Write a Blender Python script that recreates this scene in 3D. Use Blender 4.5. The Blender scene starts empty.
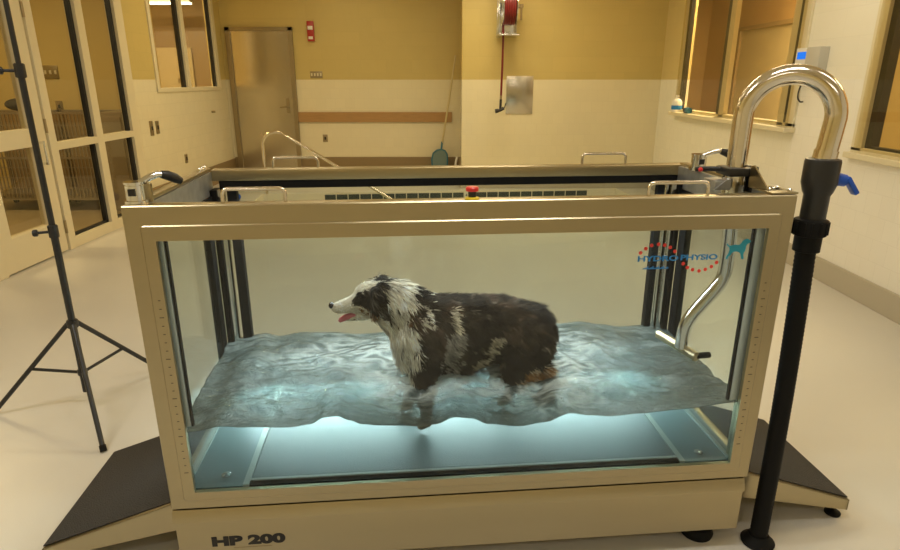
import bpy, bmesh, math, random
from mathutils import Vector, Matrix, noise
from math import sin, cos, pi, radians as R

random.seed(7)
S = bpy.context.scene
COL = S.collection

# ------------------------------------------------------------------ camera
cd = bpy.data.cameras.new('camera'); cam = bpy.data.objects.new('camera', cd); COL.objects.link(cam)
cd.sensor_width = 36.0; cd.lens = 603.78 / 900 * 36.0; cd.clip_start = .05; cd.clip_end = 100
cam.location = (0, 0, 1.5); cam.rotation_euler = (R(90 - 17.91), 0, 0)
S.camera = cam

# ------------------------------------------------------------------ world, exposure
wd = bpy.data.worlds.new('world'); S.world = wd; wd.use_nodes = True
wd.node_tree.nodes['Background'].inputs[0].default_value = (1, .85, .6, 1)
wd.node_tree.nodes['Background'].inputs[1].default_value = .0
S.view_settings.view_transform = 'Standard'; S.view_settings.look = 'None'
S.view_settings.gamma = 1; S.view_settings.use_curve_mapping = False
S.view_settings.exposure = 0.0

# ------------------------------------------------------------------ lights
LK = .5
def area(name, loc, sx, sy, power, color, rot=(0, 0, 0), spread=None):
    l = bpy.data.lights.new(name, 'AREA'); l.shape = 'RECTANGLE'; l.size = sx; l.size_y = sy
    l.energy = power * (LK if 'tank' not in name and 'under' not in name else 1); l.color = color
    if spread: l.spread = R(spread)
    o = bpy.data.objects.new(name, l); COL.objects.link(o); o.location = loc; o.rotation_euler = rot
    return o
WARM = (1, .82, .50); NEUT = (1, .97, .90); COOL = (.90, 1, .97)

for x, p in ((-2.0, 46), (.6, 58)):
    area('ceiling_lamp', (x, 7.6, 3.02), 1.2, .3, p, WARM)
for x, p in ((-2.0, 9), (0.2, 38), (2.0, 28)):
    area('ceiling_lamp', (x, 4.4, 3.02), 1.2, .3, p, (1, .88, .64))
for x, p in ((-1.6, 28), (1.6, 20)):
    area('ceiling_lamp', (x, -1.3, 3.02), 1.2, .3, p, NEUT)  # unseen row added to brighten the front wall that the steel reflects
for x, p in ((-2.2, 56), (0.4, 34), (2.2, 8)):
    area('ceiling_lamp', (x, 1.3, 3.02), 1.2, .3, p, NEUT)
area('ceiling_lamp', (-1.5, 9.3, 3.02), 1.0, .3, 4, WARM)
area('kennel_lamp', (-5.2, 5.6, 2.95), 1.2, .6, 115, WARM)
area('exam_room_lamp', (4.0, 7.6, 2.95), 1.2, .6, 330, WARM)
area('exam_room_lamp', (4.0, 3.0, 2.95), 1.2, .6, 100, WARM)
area('corridor_lamp', (-4.8, 9.6, 2.93), 1.2, .3, 200, WARM)

# ------------------------------------------------------------------ materials
def P(name, color, rough=.5, metal=0., spec=.5, bump=0., bscale=40., var=0., vscale=8., coat=0., stretch=None):
    m = bpy.data.materials.new(name); m.use_nodes = True
    nt = m.node_tree; b = nt.nodes['Principled BSDF']
    b.inputs['Base Color'].default_value = (*color, 1); b.inputs['Roughness'].default_value = rough
    b.inputs['Metallic'].default_value = metal; b.inputs['Specular IOR Level'].default_value = spec
    b.inputs['Coat Weight'].default_value = coat
    tc = nt.nodes.new('ShaderNodeTexCoord'); src = tc.outputs['Object']
    if stretch:
        mp = nt.nodes.new('ShaderNodeMapping'); mp.inputs['Scale'].default_value = stretch
        nt.links.new(src, mp.inputs[0]); src = mp.outputs[0]
    if var > 0:
        n = nt.nodes.new('ShaderNodeTexNoise'); n.inputs['Scale'].default_value = vscale; n.inputs['Detail'].default_value = 4
        nt.links.new(src, n.inputs['Vector'])
        mx = nt.nodes.new('ShaderNodeMix'); mx.data_type = 'RGBA'
        mx.inputs[6].default_value = (*[c * (1 - var) for c in color], 1)
        mx.inputs[7].default_value = (*[min(1, c * (1 + var)) for c in color], 1)
        nt.links.new(n.outputs['Fac'], mx.inputs[0]); nt.links.new(mx.outputs[2], b.inputs['Base Color'])
    if bump > 0:
        n = nt.nodes.new('ShaderNodeTexNoise'); n.inputs['Scale'].default_value = bscale; n.inputs['Detail'].default_value = 3
        nt.links.new(src, n.inputs['Vector'])
        bp = nt.nodes.new('ShaderNodeBump'); bp.inputs['Strength'].default_value = bump; bp.inputs['Distance'].default_value = .01
        nt.links.new(n.outputs['Fac'], bp.inputs['Height']); nt.links.new(bp.outputs[0], b.inputs['Normal'])
    return m

def wall_mat(name, axis, low, high, split, rlow=.12, rhigh=.45):
    """glazed tile below the split height, painted block above; axis = horizontal world axis of the wall"""
    m = bpy.data.materials.new(name); m.use_nodes = True; nt = m.node_tree; b = nt.nodes['Principled BSDF']
    L = nt.links; N = nt.nodes.new
    tc = N('ShaderNodeTexCoord'); sp = N('ShaderNodeSeparateXYZ'); L.new(tc.outputs['Object'], sp.inputs[0])
    cb = N('ShaderNodeCombineXYZ'); L.new(sp.outputs[axis], cb.inputs[0]); L.new(sp.outputs['Z'], cb.inputs[1])
    def brick(w, h, c1, c2, cm, mort):
        k = N('ShaderNodeTexBrick'); L.new(cb.outputs[0], k.inputs['Vector']); k.inputs['Scale'].default_value = 1
        k.offset = .5 if w > .15 else 0; k.inputs['Brick Width'].default_value = w; k.inputs['Row Height'].default_value = h
        k.inputs['Mortar Size'].default_value = mort; k.inputs['Mortar Smooth'].default_value = .3
        k.inputs['Color1'].default_value = (*c1, 1); k.inputs['Color2'].default_value = (*c2, 1); k.inputs['Mortar'].default_value = (*cm, 1)
        return k
    s = lambda c, f: tuple(min(1, x * f) for x in c)
    kl = brick(.152, .152, s(low, 1.01), s(low, .985), s(low, .95), .0025)
    kh = brick(.40, .20, s(high, 1.02), s(high, .98), s(high, .96), .004)
    gt = N('ShaderNodeMath'); gt.operation = 'GREATER_THAN'; L.new(sp.outputs['Z'], gt.inputs[0]); gt.inputs[1].default_value = split
    mx = N('ShaderNodeMix'); mx.data_type = 'RGBA'; L.new(gt.outputs[0], mx.inputs[0]); L.new(kl.outputs['Color'], mx.inputs[6]); L.new(kh.outputs['Color'], mx.inputs[7])
    L.new(mx.outputs[2], b.inputs['Base Color'])
    mr = N('ShaderNodeMix'); mr.data_type = 'FLOAT'; L.new(gt.outputs[0], mr.inputs[0]); mr.inputs[2].default_value = rlow; mr.inputs[3].default_value = rhigh
    L.new(mr.outputs[0], b.inputs['Roughness'])
    mf = N('ShaderNodeMix'); mf.data_type = 'FLOAT'; L.new(gt.outputs[0], mf.inputs[0]); L.new(kl.outputs['Fac'], mf.inputs[2]); L.new(kh.outputs['Fac'], mf.inputs[3])
    nz = N('ShaderNodeTexNoise'); nz.inputs['Scale'].default_value = 7; L.new(tc.outputs['Object'], nz.inputs['Vector'])
    ad = N('ShaderNodeMath'); ad.operation = 'MULTIPLY_ADD'; L.new(mf.outputs[0], ad.inputs[0]); ad.inputs[1].default_value = -.2; L.new(nz.outputs['Fac'], ad.inputs[2])
    bp = N('ShaderNodeBump'); bp.inputs['Strength'].default_value = .25; bp.inputs['Distance'].default_value = .012
    L.new(ad.outputs[0], bp.inputs['Height']); L.new(bp.outputs[0], b.inputs['Normal'])
    return m

def glass_mat(name, tint=(1, 1, 1), refl=1.0, rough=.0, ior=1.45):
    m = bpy.data.materials.new(name); m.use_nodes = True; nt = m.node_tree; nt.nodes.clear()
    N = nt.nodes.new; L = nt.links
    o = N('ShaderNodeOutputMaterial'); mx = N('ShaderNodeMixShader'); t = N('ShaderNodeBsdfTransparent'); g = N('ShaderNodeBsdfGlossy')
    f = N('ShaderNodeFresnel'); ge = N('ShaderNodeNewGeometry'); im = N('ShaderNodeMix'); im.data_type = 'FLOAT'
    im.inputs[2].default_value = ior; im.inputs[3].default_value = 1 / ior; L.new(ge.outputs['Backfacing'], im.inputs[0]); L.new(im.outputs[0], f.inputs['IOR'])
    mu = N('ShaderNodeMath'); mu.operation = 'MULTIPLY'; mu.inputs[1].default_value = refl
    t.inputs[0].default_value = (*tint, 1); g.inputs['Roughness'].default_value = rough
    L.new(f.outputs[0], mu.inputs[0]); L.new(mu.outputs[0], mx.inputs[0]); L.new(t.outputs[0], mx.inputs[1]); L.new(g.outputs[0], mx.inputs[2]); L.new(mx.outputs[0], o.inputs[0])
    return m

def emit_mat(name, color, power):
    m = bpy.data.materials.new(name); m.use_nodes = True; nt = m.node_tree; nt.nodes.clear()
    o = nt.nodes.new('ShaderNodeOutputMaterial'); e = nt.nodes.new('ShaderNodeEmission')
    e.inputs[0].default_value = (*color, 1); e.inputs[1].default_value = power; nt.links.new(e.outputs[0], o.inputs[0])
    return m

M = dict(
    floor=P('floor_epoxy', (.66, .63, .56), .32, bump=.05, bscale=160, var=.05, vscale=1.5),
    ceiling=P('ceiling_paint', (.75, .66, .45), .8),
    steel=P('brushed_steel', (.47, .40, .255), .30, 1., bump=.012, bscale=60, stretch=(.06, 1, 1.6), var=.06, vscale=6),
    steel_door=P('door_steel', (.58, .52, .40), .20, 1., bump=.03, bscale=5, stretch=(1, 1, .4)),
    chrome=P('chrome', (.82, .82, .80), .12, 1.),
    pipe=P('pipe_steel', (.78, .72, .62), .16, 1.),
    grey_steel=P('filmed_steel', (.45, .45, .44), .42, .8, var=.35, vscale=28),
    black=P('black_plastic', (.018, .018, .018), .35),
    rubber=P('black_rubber', (.008, .008, .008), .6, spec=.15),
    mat=P('ramp_rubber', (.035, .03, .026), .7, bump=.8, bscale=260, var=.5, vscale=120),
    frame=P('cream_metal', (.74, .66, .46), .4),
    gasket=P('gasket', (.012, .012, .012), .5),
    base=P('cove_base', (.50, .45, .35), .35),
    base_brown=P('brown_base', (.27, .19, .09), .4),
    wood=P('oak_rail', (.42, .24, .09), .45, var=.2, vscale=6, stretch=(1, 6, 12)),
    red=P('red_paint', (.42, .03, .02), .35),
    redbright=P('red_button', (.75, .03, .03), .3),
    yellow=P('yellow_ring', (.85, .65, .03), .4),
    glare_strip=P('chrome_glare', (.80, .84, .86), .22, .2),  # bright reflection on the chrome strips painted as a pale base colour
    white=P('white_plastic', (.82, .80, .74), .4),
    blue=P('blue_plastic', (.01, .09, .55), .35),
    teal=P('teal_plastic', (.05, .19, .28), .45),
    tealprint=P('teal_print', (.02, .33, .50), .5),
    blueprint=P('blue_print', (.02, .22, .62), .5),
    redprint=P('red_print', (.80, .05, .04), .5),
    ink=P('black_print', (.012, .010, .010), .5),
    brass=P('plate_metal', (.36, .29, .17), .35, .8),
    glass=glass_mat('room_glass', (.93, .90, .80), .9),
    tank_glass=glass_mat('tank_glass', (.87, .91, .92), .8),
    belt=P('treadmill_belt', (.12, .15, .155), .5, bump=.2, bscale=200),
    plate=P('tank_floor', (.16, .22, .23), .4),
    line=P('belt_trim', (.40, .44, .40), .4),
    paint_tan=P('tan_paint', (.52, .33, .14), .5),
    paint_yellow=P('yellow_paint', (.62, .47, .18), .5),
    paint_dark=P('brown_paint', (.30, .20, .09), .5),
    door_pale=P('pale_door', (.50, .40, .22), .45),
    pool=P('pool_plaster', (.80, .74, .60), .4),
    pool_tile=P('pool_tile', (.05, .065, .07), .2),
    orange=P('red_hose', (.16, .012, .012), .35),
    wire=P('cage_wire', (.36, .31, .22), .4, .6),
    kfloor=P('kennel_floor', (.34, .26, .14), .4),
    dark=P('dark_cloth', (.03, .028, .025), .8),
    pole=P('pale_pole', (.62, .52, .28), .45),
    screen=emit_mat('lcd_blue', (.03, .22, .9), 1.0),
    tube=emit_mat('lamp_tube', (1, .92, .70), 6.0),
)

# ------------------------------------------------------------------ mesh helpers
class MB:
    def __init__(s): s.bm = bmesh.new()
    def _add(s, bm2, mtx=None):
        if mtx is not None: bm2.transform(mtx)
        me = bpy.data.meshes.new('t'); bm2.to_mesh(me); s.bm.from_mesh(me); bpy.data.meshes.remove(me); bm2.free()
        return s
    def box(s, x0, x1, y0, y1, z0, z1, bev=0., mtx=None):
        b = bmesh.new(); bmesh.ops.create_cube(b, size=1)
        for v in b.verts: v.co = Vector(((x0 + x1) / 2 + v.co.x * (x1 - x0), (y0 + y1) / 2 + v.co.y * (y1 - y0), (z0 + z1) / 2 + v.co.z * (z1 - z0)))
        if bev: bmesh.ops.bevel(b, geom=b.edges[:], offset=bev, segments=2, affect='EDGES', profile=.6)
        return s._add(b, mtx)
    def cyl(s, p0, p1, r0, r1=None, n=20, bev=0.):
        p0 = Vector(p0); p1 = Vector(p1); r1 = r0 if r1 is None else r1; d = p1 - p0
        b = bmesh.new(); bmesh.ops.create_cone(b, cap_ends=True, segments=n, radius1=r0, radius2=r1, depth=d.length)
        if bev:
            ed = [e for e in b.edges if len(e.link_faces) == 2 and any(len(f.verts) > 4 for f in e.link_faces)]
            bmesh.ops.bevel(b, geom=ed, offset=bev, segments=2, affect='EDGES')
        q = d.to_track_quat('Z', 'Y')
        return s._add(b, Matrix.Translation((p0 + p1) / 2) @ q.to_matrix().to_4x4())
    def sph(s, c, r, sc=(1, 1, 1), n=16, rot=None):
        b = bmesh.new(); bmesh.ops.create_uvsphere(b, u_segments=n, v_segments=n // 2 + 1, radius=r)
        m = Matrix.Translation(c)
        if rot is not None: m = m @ rot.to_4x4()
        return s._add(b, m @ Matrix.Diagonal((*sc, 1)))
    def tube(s, pts, r, n=14, cap=True, radii=None):
        pts = [Vector(p) for p in pts]; b = bmesh.new(); rings = []
        t0 = (pts[1] - pts[0]).normalized()
        up = Vector((0, 0, 1)) if abs(t0.z) < .9 else Vector((0, 1, 0))
        nx = t0.cross(up).normalized()
        for i, p in enumerate(pts):
            if i == 0: t = t0
            elif i == len(pts) - 1: t = (pts[-1] - pts[-2]).normalized()
            else: t = ((pts[i + 1] - p).normalized() + (p - pts[i - 1]).normalized()).normalized()
            nx = (nx - t * nx.dot(t)).normalized(); ny = t.cross(nx)
            rr = radii[i] if radii else r
            rings.append([b.verts.new(p + (nx * cos(2 * pi * k / n) + ny * sin(2 * pi * k / n)) * rr) for k in range(n)])
        for a, c in zip(rings, rings[1:]):
            for k in range(n): b.faces.new((a[k], a[(k + 1) % n], c[(k + 1) % n], c[k]))
        if cap: b.faces.new(rings[0][::-1]); b.faces.new(rings[-1])
        return s._add(b)
    def lathe(s, prof, c=(0, 0, 0), n=24):
        b = bmesh.new(); rings = []
        for r, z in prof: rings.append([b.verts.new((c[0] + r * cos(2 * pi * k / n), c[1] + r * sin(2 * pi * k / n), c[2] + z)) for k in range(n)])
        for a, d in zip(rings, rings[1:]):
            for k in range(n): b.faces.new((a[k], a[(k + 1) % n], d[(k + 1) % n], d[k]))
        b.faces.new(rings[0][::-1]); b.faces.new(rings[-1])
        return s._add(b)
    def prism(s, poly, a, y0, y1):
        """poly in 2 axes; a = extrusion axis ('x','y','z')"""
        b = bmesh.new()
        def mk(p, t): return {'x': (t, p[0], p[1]), 'y': (p[0], t, p[1]), 'z': (p[0], p[1], t)}[a]
        A = [b.verts.new(mk(p, y0)) for p in poly]; B = [b.verts.new(mk(p, y1)) for p in poly]
        b.faces.new(A); b.faces.new(B[::-1]); n = len(poly)
        for i in range(n): b.faces.new((A[i], A[(i + 1) % n], B[(i + 1) % n], B[i]))
        bmesh.ops.recalc_face_normals(b, faces=b.faces[:])
        return s._add(b)
    def build(s, name, mat, parent=None, smooth=True, angle=40):
        bmesh.ops.recalc_face_normals(s.bm, faces=s.bm.faces[:])
        me = bpy.data.meshes.new(name); s.bm.to_mesh(me); s.bm.free()
        me.materials.append(M[mat] if isinstance(mat, str) else mat)
        o = bpy.data.objects.new(name, me); COL.objects.link(o)
        if parent is not None: o.parent = parent
        if smooth:
            for p in me.polygons: p.use_smooth = True
            me.set_sharp_from_angle(angle=R(angle))
        return o

def arc(c, r, a0, a1, ax, ay, n=10):
    c = Vector(c); ax = Vector(ax); ay = Vector(ay)
    return [c + ax * r * cos(a0 + (a1 - a0) * i / n) + ay * r * sin(a0 + (a1 - a0) * i / n) for i in range(n + 1)]
def tag(o, label, cat, group=None, kind=None):
    o['label'] = label; o['category'] = cat
    if group: o['group'] = group
    if kind: o['kind'] = kind
    return o
def empty(name, loc, label, cat, group=None, rz=0):
    o = bpy.data.objects.new(name, None); COL.objects.link(o); o.location = loc; o.rotation_euler = (0, 0, rz); o.empty_display_size = .1
    return tag(o, label, cat, group)
def struct(name, mb, mat, parent=None):
    o = mb.build(name, mat, parent, smooth=False)
    if parent is None: o['kind'] = 'structure'
    return o
def text_mesh(name, body, mat, parent, size, loc, rot, sx=1., bold=0., ext=.0006, align='LEFT'):
    c = bpy.data.curves.new('t', 'FONT'); c.body = body; c.size = size; c.extrude = ext; c.offset = bold; c.align_x = align
    t = bpy.data.objects.new('t', c); COL.objects.link(t)
    bpy.context.view_layer.update()
    me = bpy.data.meshes.new_from_object(t.evaluated_get(bpy.context.evaluated_depsgraph_get()))
    bpy.data.objects.remove(t)
    mt = Matrix.Translation(loc) @ rot.to_4x4() @ Matrix.Diagonal((sx, 1, 1, 1))
    me.transform(mt); me.name = name; me.materials.clear(); me.materials.append(M[mat])
    o = bpy.data.objects.new(name, me); COL.objects.link(o); o.parent = parent
    return o

# ================================================================== ROOM
XL, XR, YB, YC, ZC = -3.53, 2.91, 10.0, 8.75, 3.05       # left, right, back of alcove, bump-out face, ceiling
BX = .165                                                  # corner of the bump-out
YF = -2.2
PHX, PHY, PZ, PR = 2.51, 1.20, -1.15, R(5.3)              # pool half sizes, depth, turn
PC = Vector((-.09 + PHY * sin(PR), 8.497 - PHY * cos(PR), 0))
LOW = (.80, .72, .50); HIGH = (.60, .47, .17)
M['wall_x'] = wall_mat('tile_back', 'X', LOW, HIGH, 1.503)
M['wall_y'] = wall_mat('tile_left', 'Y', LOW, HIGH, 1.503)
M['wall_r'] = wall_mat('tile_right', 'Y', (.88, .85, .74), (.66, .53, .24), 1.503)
M['wall_p'] = wall_mat('tile_pillar_lit', 'Y', (.90, .87, .79), (.86, .82, .70), 1.503, .2, .5)  # paler copy for the pillar: the stronger light there put into the paint
f = MB()
O_ = [Vector((XL - 3.6, YF)), Vector((5.6, YF)), Vector((5.6, 12.2)), Vector((XL - 3.6, 12.2))]
I_ = [Vector((PC.x + a * PHX * cos(PR) - b * PHY * sin(PR), PC.y + a * PHX * sin(PR) + b * PHY * cos(PR))) for a, b in ((-1, -1), (1, -1), (1, 1), (-1, 1))]
for k in range(4): f.prism([tuple(O_[k]), tuple(O_[(k + 1) % 4]), tuple(I_[(k + 1) % 4]), tuple(I_[k])], 'z', -.12, 0)
struct('floor', f, 'floor')
struct('ceiling', MB().box(XL - 3.6, 5.6, YF, 12.3, ZC, ZC + .1), 'ceiling')
struct('wall_back', MB().box(XL - .12, BX + .12, YB, YB + .12, 0, ZC), 'wall_x')
w = MB().box(BX, XR, YC, YC + .12, 0, ZC); struct('wall_back_right', w, 'wall_x')
struct('wall_alcove_side', MB().box(BX, BX + .12, YC + .12, YB, 0, ZC), 'wall_y')
struct('wall_front', MB().box(XL - 3.6, 5.6, YF - .12, YF, 0, ZC), 'wall_x')
# left wall: glazed storefront Y 2.4..7.0, tiled wall with an interior window beyond
W2 = (7.60, 9.70, 1.375)
w = MB(); w.box(XL - .12, XL, 7.02, W2[0], 0, ZC); w.box(XL - .12, XL, W2[1], YB, 0, ZC); w.box(XL - .12, XL, W2[0], W2[1], 0, W2[2])
struct('wall_left', w, 'wall_y')
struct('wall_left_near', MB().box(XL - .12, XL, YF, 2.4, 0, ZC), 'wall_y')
# right wall: window Y 5.26..8.0 above 1.12, pillar, window Y<4.4 above 1.02
w = MB(); w.box(XR, XR + .12, 8.02, YC, 0, ZC); w.box(XR, XR + .12, 5.24, 8.02, 0, 1.115)
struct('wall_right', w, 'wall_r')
w = MB(); w.box(XR, XR + .12, 4.42, 5.24, 0, ZC); w.box(XR, XR + .12, 1.6, 4.42, 0, 1.02); w.box(XR, XR + .12, YF, 1.6, 0, ZC)
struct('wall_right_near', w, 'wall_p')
# coved bases
def base(name, x0, x1, y0, y1, h, mat): struct(name, MB().box(x0, x1, y0, y1, 0, h, .004), mat)
base('baseboard_right', XR - .018, XR, YF, YC - .02, .175, 'base')
base('baseboard_back', BX - .016, XR - .02, YC - .018, YC, .175, 'base')
base('baseboard_left', XL, XL + .018, 7.02, YB, .28, 'base_brown')
w = MB(); w.box(XL + .02, -3.41, YB - .018, YB, 0, .30, .004); w.box(-2.44, BX - .02, YB - .018, YB, 0, .30, .004); w.box(BX - .018, BX, YC + .0, YB - .02, 0, .30, .004)
struct('baseboard_alcove', w, 'base_brown')
struct('trim_1', MB().box(-2.45, .03, YB - .035, YB, .855, 1.01, .006), 'wood')
# adjoining rooms
struct('wall_kennel_back', MB().box(XL - 3.6, XL - .12, 7.9, 8.0, 0, ZC), 'paint_yellow')
struct('wall_kennel_left', MB().box(XL - 3.7, XL - 3.6, YF, 12.2, 0, ZC), 'paint_yellow')
struct('floor_kennel', MB().box(XL - 3.58, XL - .14, YF + .02, 7.88, 0, .006), 'kfloor')
struct('wall_corridor_back', MB().box(XL - 3.6, XL - .12, 11.6, 11.7, 0, ZC), 'paint_dark')
struct('wall_exam_right', MB().box(4.75, 4.85, YF, 12.2, 0, ZC), 'paint_tan')
struct('wall_exam_back', MB().box(XR + .12, 4.75, 11.9, 12.0, 0, ZC), 'paint_tan')
struct('wall_exam_divider', MB().box(XR + .12, 4.75, 4.75, 4.87, 0, ZC), 'paint_yellow')

# ---- steel door in the back wall
d = MB(); d.box(-3.38, -2.49, YB - .03, YB - .002, .02, 2.215, .003)
d1 = struct('door_1', d, 'steel_door')
fr = MB(); fr.box(-3.455, -3.38, YB - .06, YB - .001, 0, 2.27, .004); fr.box(-2.49, -2.425, YB - .06, YB - .001, 0, 2.27, .004); fr.box(-3.455, -2.425, YB - .06, YB - .001, 2.215, 2.27, .004)
struct('door_frame', fr, 'brass', d1)
h = MB(); h.box(-2.60, -2.55, YB - .036, YB - .03, 1.0, 1.22, .002); h.cyl((-2.575, YB - .03, 1.09), (-2.575, YB - .085, 1.09), .012); h.cyl((-2.575, YB - .08, 1.09), (-2.69, YB - .08, 1.085), .011)
struct('door_handle', h, 'brass', d1)

# ---- glazed storefront on the left
def glazed(name, plane_x, t, ys, zs, posts, rails, gas, mat='frame'):
    """frame bars in the plane x=plane_x: posts=(y0,y1,z0,z1), rails likewise; glass fills ys x zs"""
    g = MB().box(plane_x - .045, plane_x - .037, ys[0], ys[1], zs[0], zs[1])
    o = struct(name, g, 'glass')
    fm = MB()
    for y0, y1, z0, z1 in posts: fm.box(plane_x - .08, plane_x + t, y0, y1, z0, z1, .004)
    for y0, y1, z0, z1 in rails: fm.box(plane_x - .078, plane_x + t - .002, y0, y1, z0, z1, .004)
    struct('window_frame', fm, mat, o)
    gm = MB()
    for y0, y1, z0, z1 in gas: gm.box(plane_x - .055, plane_x - .012, y0, y1, z0, z1)
    struct('gasket', gm, 'gasket', o)
    return o
ZT = 2.95
glazed('window_1', XL, .02, (5.49, 6.88), (.08, ZT),
       [(5.40, 5.50, 0, ZC), (6.14, 6.26, .0, ZC), (6.86, 7.02, 0, ZC)],
       [(5.49, 6.87, .90, .965), (5.49, 6.87, 0, .10), (5.49, 6.87, ZT, ZC)],
       [(6.105, 6.142, .10, ZT), (6.825, 6.862, .10, ZT), (5.498, 6.14, .10, .118), (6.26, 6.86, .10, .118)])
g = MB().box(XL - .045, XL - .037, 4.66, 5.32, .10, 2.4)
d2 = struct('door_2', g, 'glass')
fm = MB()
fm.box(XL - .075, XL + .012, 4.58, 4.70, .012, 2.42, .004); fm.box(XL - .075, XL + .012, 5.215, 5.375, .012, 2.42, .004)
fm.box(XL - .075, XL + .012, 4.69, 5.22, .012, .285, .004); fm.box(XL - .075, XL + .012, 4.69, 5.22, .962, 1.11, .004); fm.box(XL - .075, XL + .012, 4.69, 5.22, 2.32, 2.42, .004)
struct('door_frame', fm, 'frame', d2)
for z in (2.05, 1.12, .224): struct('hinge', MB().cyl((XL + .02, 5.385, z - .06), (XL + .02, 5.385, z + .06), .011), 'brass', d2)
dp = MB(); dp.cyl((XL + .05, 5.27, .80), (XL + .05, 5.27, 1.0), .010); dp.box(XL + .01, XL + .055, 5.26, 5.28, .80, .82); dp.box(XL + .01, XL + .055, 5.26, 5.28, .98, 1.0)
struct('door_handle', dp, 'chrome', d2)
glazed('window_2', XL, .02, (2.4, 4.56), (0.1, ZT), [(2.4, 2.5, 0, ZC), (4.48, 4.575, 0, ZC), (3.4, 3.5, 0, ZC)],
       [(2.4, 4.56, 0, .1), (2.4, 4.56, .90, .965), (4.575, 5.4, 2.43, 2.52)], [(3.35, 3.4, .1, ZT)])
# interior window on the tiled left wall
glazed('window_3', XL, .02, (W2[0], W2[1]), (W2[2], ZT),
       [(W2[0], W2[0] + .07, W2[2], ZC), (8.50, 8.60, W2[2], ZC), (9.62, W2[1] + .02, W2[2], ZC)],
       [(W2[0], W2[1], W2[2] - .02, W2[2] + .03), (W2[0], W2[1], ZT, ZC)],
       [(8.44, 8.50, W2[2], ZT), (9.57, 9.62, W2[2], ZT), (7.67, 7.69, W2[2], ZT)], 'frame')
# right wall windows
w4 = glazed('window_4', XR, 0, (5.28, 8.0), (1.13, ZT), [], [], [])
for o in list(w4.children): bpy.data.objects.remove(o)
fm = MB()
for y0, y1 in ((5.24, 5.36), (5.40, 5.50), (6.62, 6.73), (7.93, 8.02)): fm.box(XR - .02, XR + .03, y0, y1, 1.12, ZC, .004)
fm.box(XR - .02, XR + .08, 5.24, 8.02, 1.115, 1.15, .004)
struct('window_frame', fm, 'frame', w4)
gm = MB()
for y0, y1 in ((5.36, 5.40), (6.73, 6.80), (7.86, 7.93)): gm.box(XR - .018, XR + .03, y0, y1, 1.15, ZT)
struct('gasket', gm, 'gasket', w4)
struct('window_sill', MB().box(XR - .10, XR + .02, 5.22, 8.05, 1.075, 1.115, .006), 'frame', w4)
w5 = glazed('window_5', XR, 0, (1.6, 4.36), (1.03, ZT), [], [], [])
for o in list(w5.children): bpy.data.objects.remove(o)
fm = MB(); fm.box(XR - .025, XR + .08, 4.31, 4.42, 1.02, ZC, .004); fm.box(XR - .025, XR + .08, 1.6, 4.42, 1.0, 1.045, .004); fm.box(XR - .025, XR + .08, 2.9, 3.0, 1.02, ZC, .004)
struct('window_frame', fm, 'frame', w5)
gm = MB(); gm.box(XR + .0, XR + .06, 4.25, 4.31, 1.045, ZT); gm.box(XR, XR + .06, 1.6, 4.25, 1.045, 1.06)
struct('gasket', gm, 'gasket', w5)
struct('window_sill', MB().box(XR - .05, XR + .02, 1.6, 4.46, .965, 1.005, .006), 'frame', w5)
# pale door seen through the right-hand window
d = MB().box(4.70, 4.75, 8.62, 10.42, 0, 2.24, .003); d3 = struct('door_3', d, 'door_pale')
fm = MB(); fm.box(4.66, 4.75, 10.42, 10.95, 0, 2.30, .004); fm.box(4.66, 4.75, 8.54, 8.62, 0, 2.30, .004); fm.box(4.66, 4.75, 8.54, 10.95, 2.24, 2.30, .004)
struct('door_frame', fm, 'paint_dark', d3)
d = MB().box(-5.45, -4.65, 11.55, 11.6, 0, 2.05, .003); d4 = struct('door_4', d, 'door_pale')
struct('door_panel', MB().box(-4.95, -4.75, 11.54, 11.55, 1.45, 1.53), 'brass', d4)

# ---- pool sunk in the floor beyond the tank
pr = empty('swimming_pool', PC, 'sunken cream pool with a row of dark waterline tiles behind the tank', 'pool', rz=PR)
ox = oy = 0
b = MB(); T = .1
X0, X1, Y0, Y1 = -PHX, PHX, -PHY, PHY
b.box(X0 - T, X1 + T, Y0 - T, Y1 + T, PZ - T, PZ); b.box(X0 - T, X0, Y0, Y1, PZ, -.121); b.box(X1, X1 + T, Y0, Y1, PZ, -.121); b.box(X0 - T, X1 + T, Y0 - T, Y0, PZ, -.121); b.box(X0 - T, X1 + T, Y1, Y1 + T, PZ, -.121)
b.build('basin', 'pool', pr, False)
c = MB()
c.box(X0, X0 + .012, Y0, Y1, -.13, .004); c.box(X1 - .012, X1, Y0, Y1, -.13, .004); c.box(X0, X1, Y1 - .012, Y1, -.13, .004); c.box(X0, X1, Y0, Y0 + .012, -.13, .004)
c.build('coping', 'pool', pr, False)
x = -1.66; k = 0
while x < 1.98 + .05:
    if k not in (12,): MB().box(x - ox, x + .150 - ox, Y1 - .016, Y1 - .0125, -.092, -.020).build('waterline_tile', 'pool_tile', pr, False)
    else: mx = x
    x += .163; k += 1
MB().box(mx - ox, mx + .15 - ox, Y1 - .016, Y1 - .0125, -.092, -.020).build('depth_marker', 'white', pr, False)
text_mesh('depth_lettering', '4 FT', 'ink', pr, .062, (mx + .012 - ox, Y1 - .0168, -.080), Matrix.Rotation(R(90), 3, 'X'), 1.0)
wm = glass_mat('pool_water', (.95, .97, .93), .6, .02, 1.33)
po = MB().box(X0 + .012, X1 - .012, Y0 + .012, Y1 - .012, -.21, -.205).build('pool_water', wm, pr, False)

# ================================================================== TANK (local frame: x along the front, y into depth, z up)
TX, TY, TR = -.831, 1.51, R(5.0138)
TL, TW, TZ = 1.806, .70, 1.195
tank = empty('hydrotherapy_tank', (TX, TY, 0), 'stainless steel framed glass water treadmill tank with the dog inside', 'treadmill tank', rz=TR)
def tw(u, w, z): return Vector((TX + u * cos(TR) - w * sin(TR), TY + u * sin(TR) + w * cos(TR), z))

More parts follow.
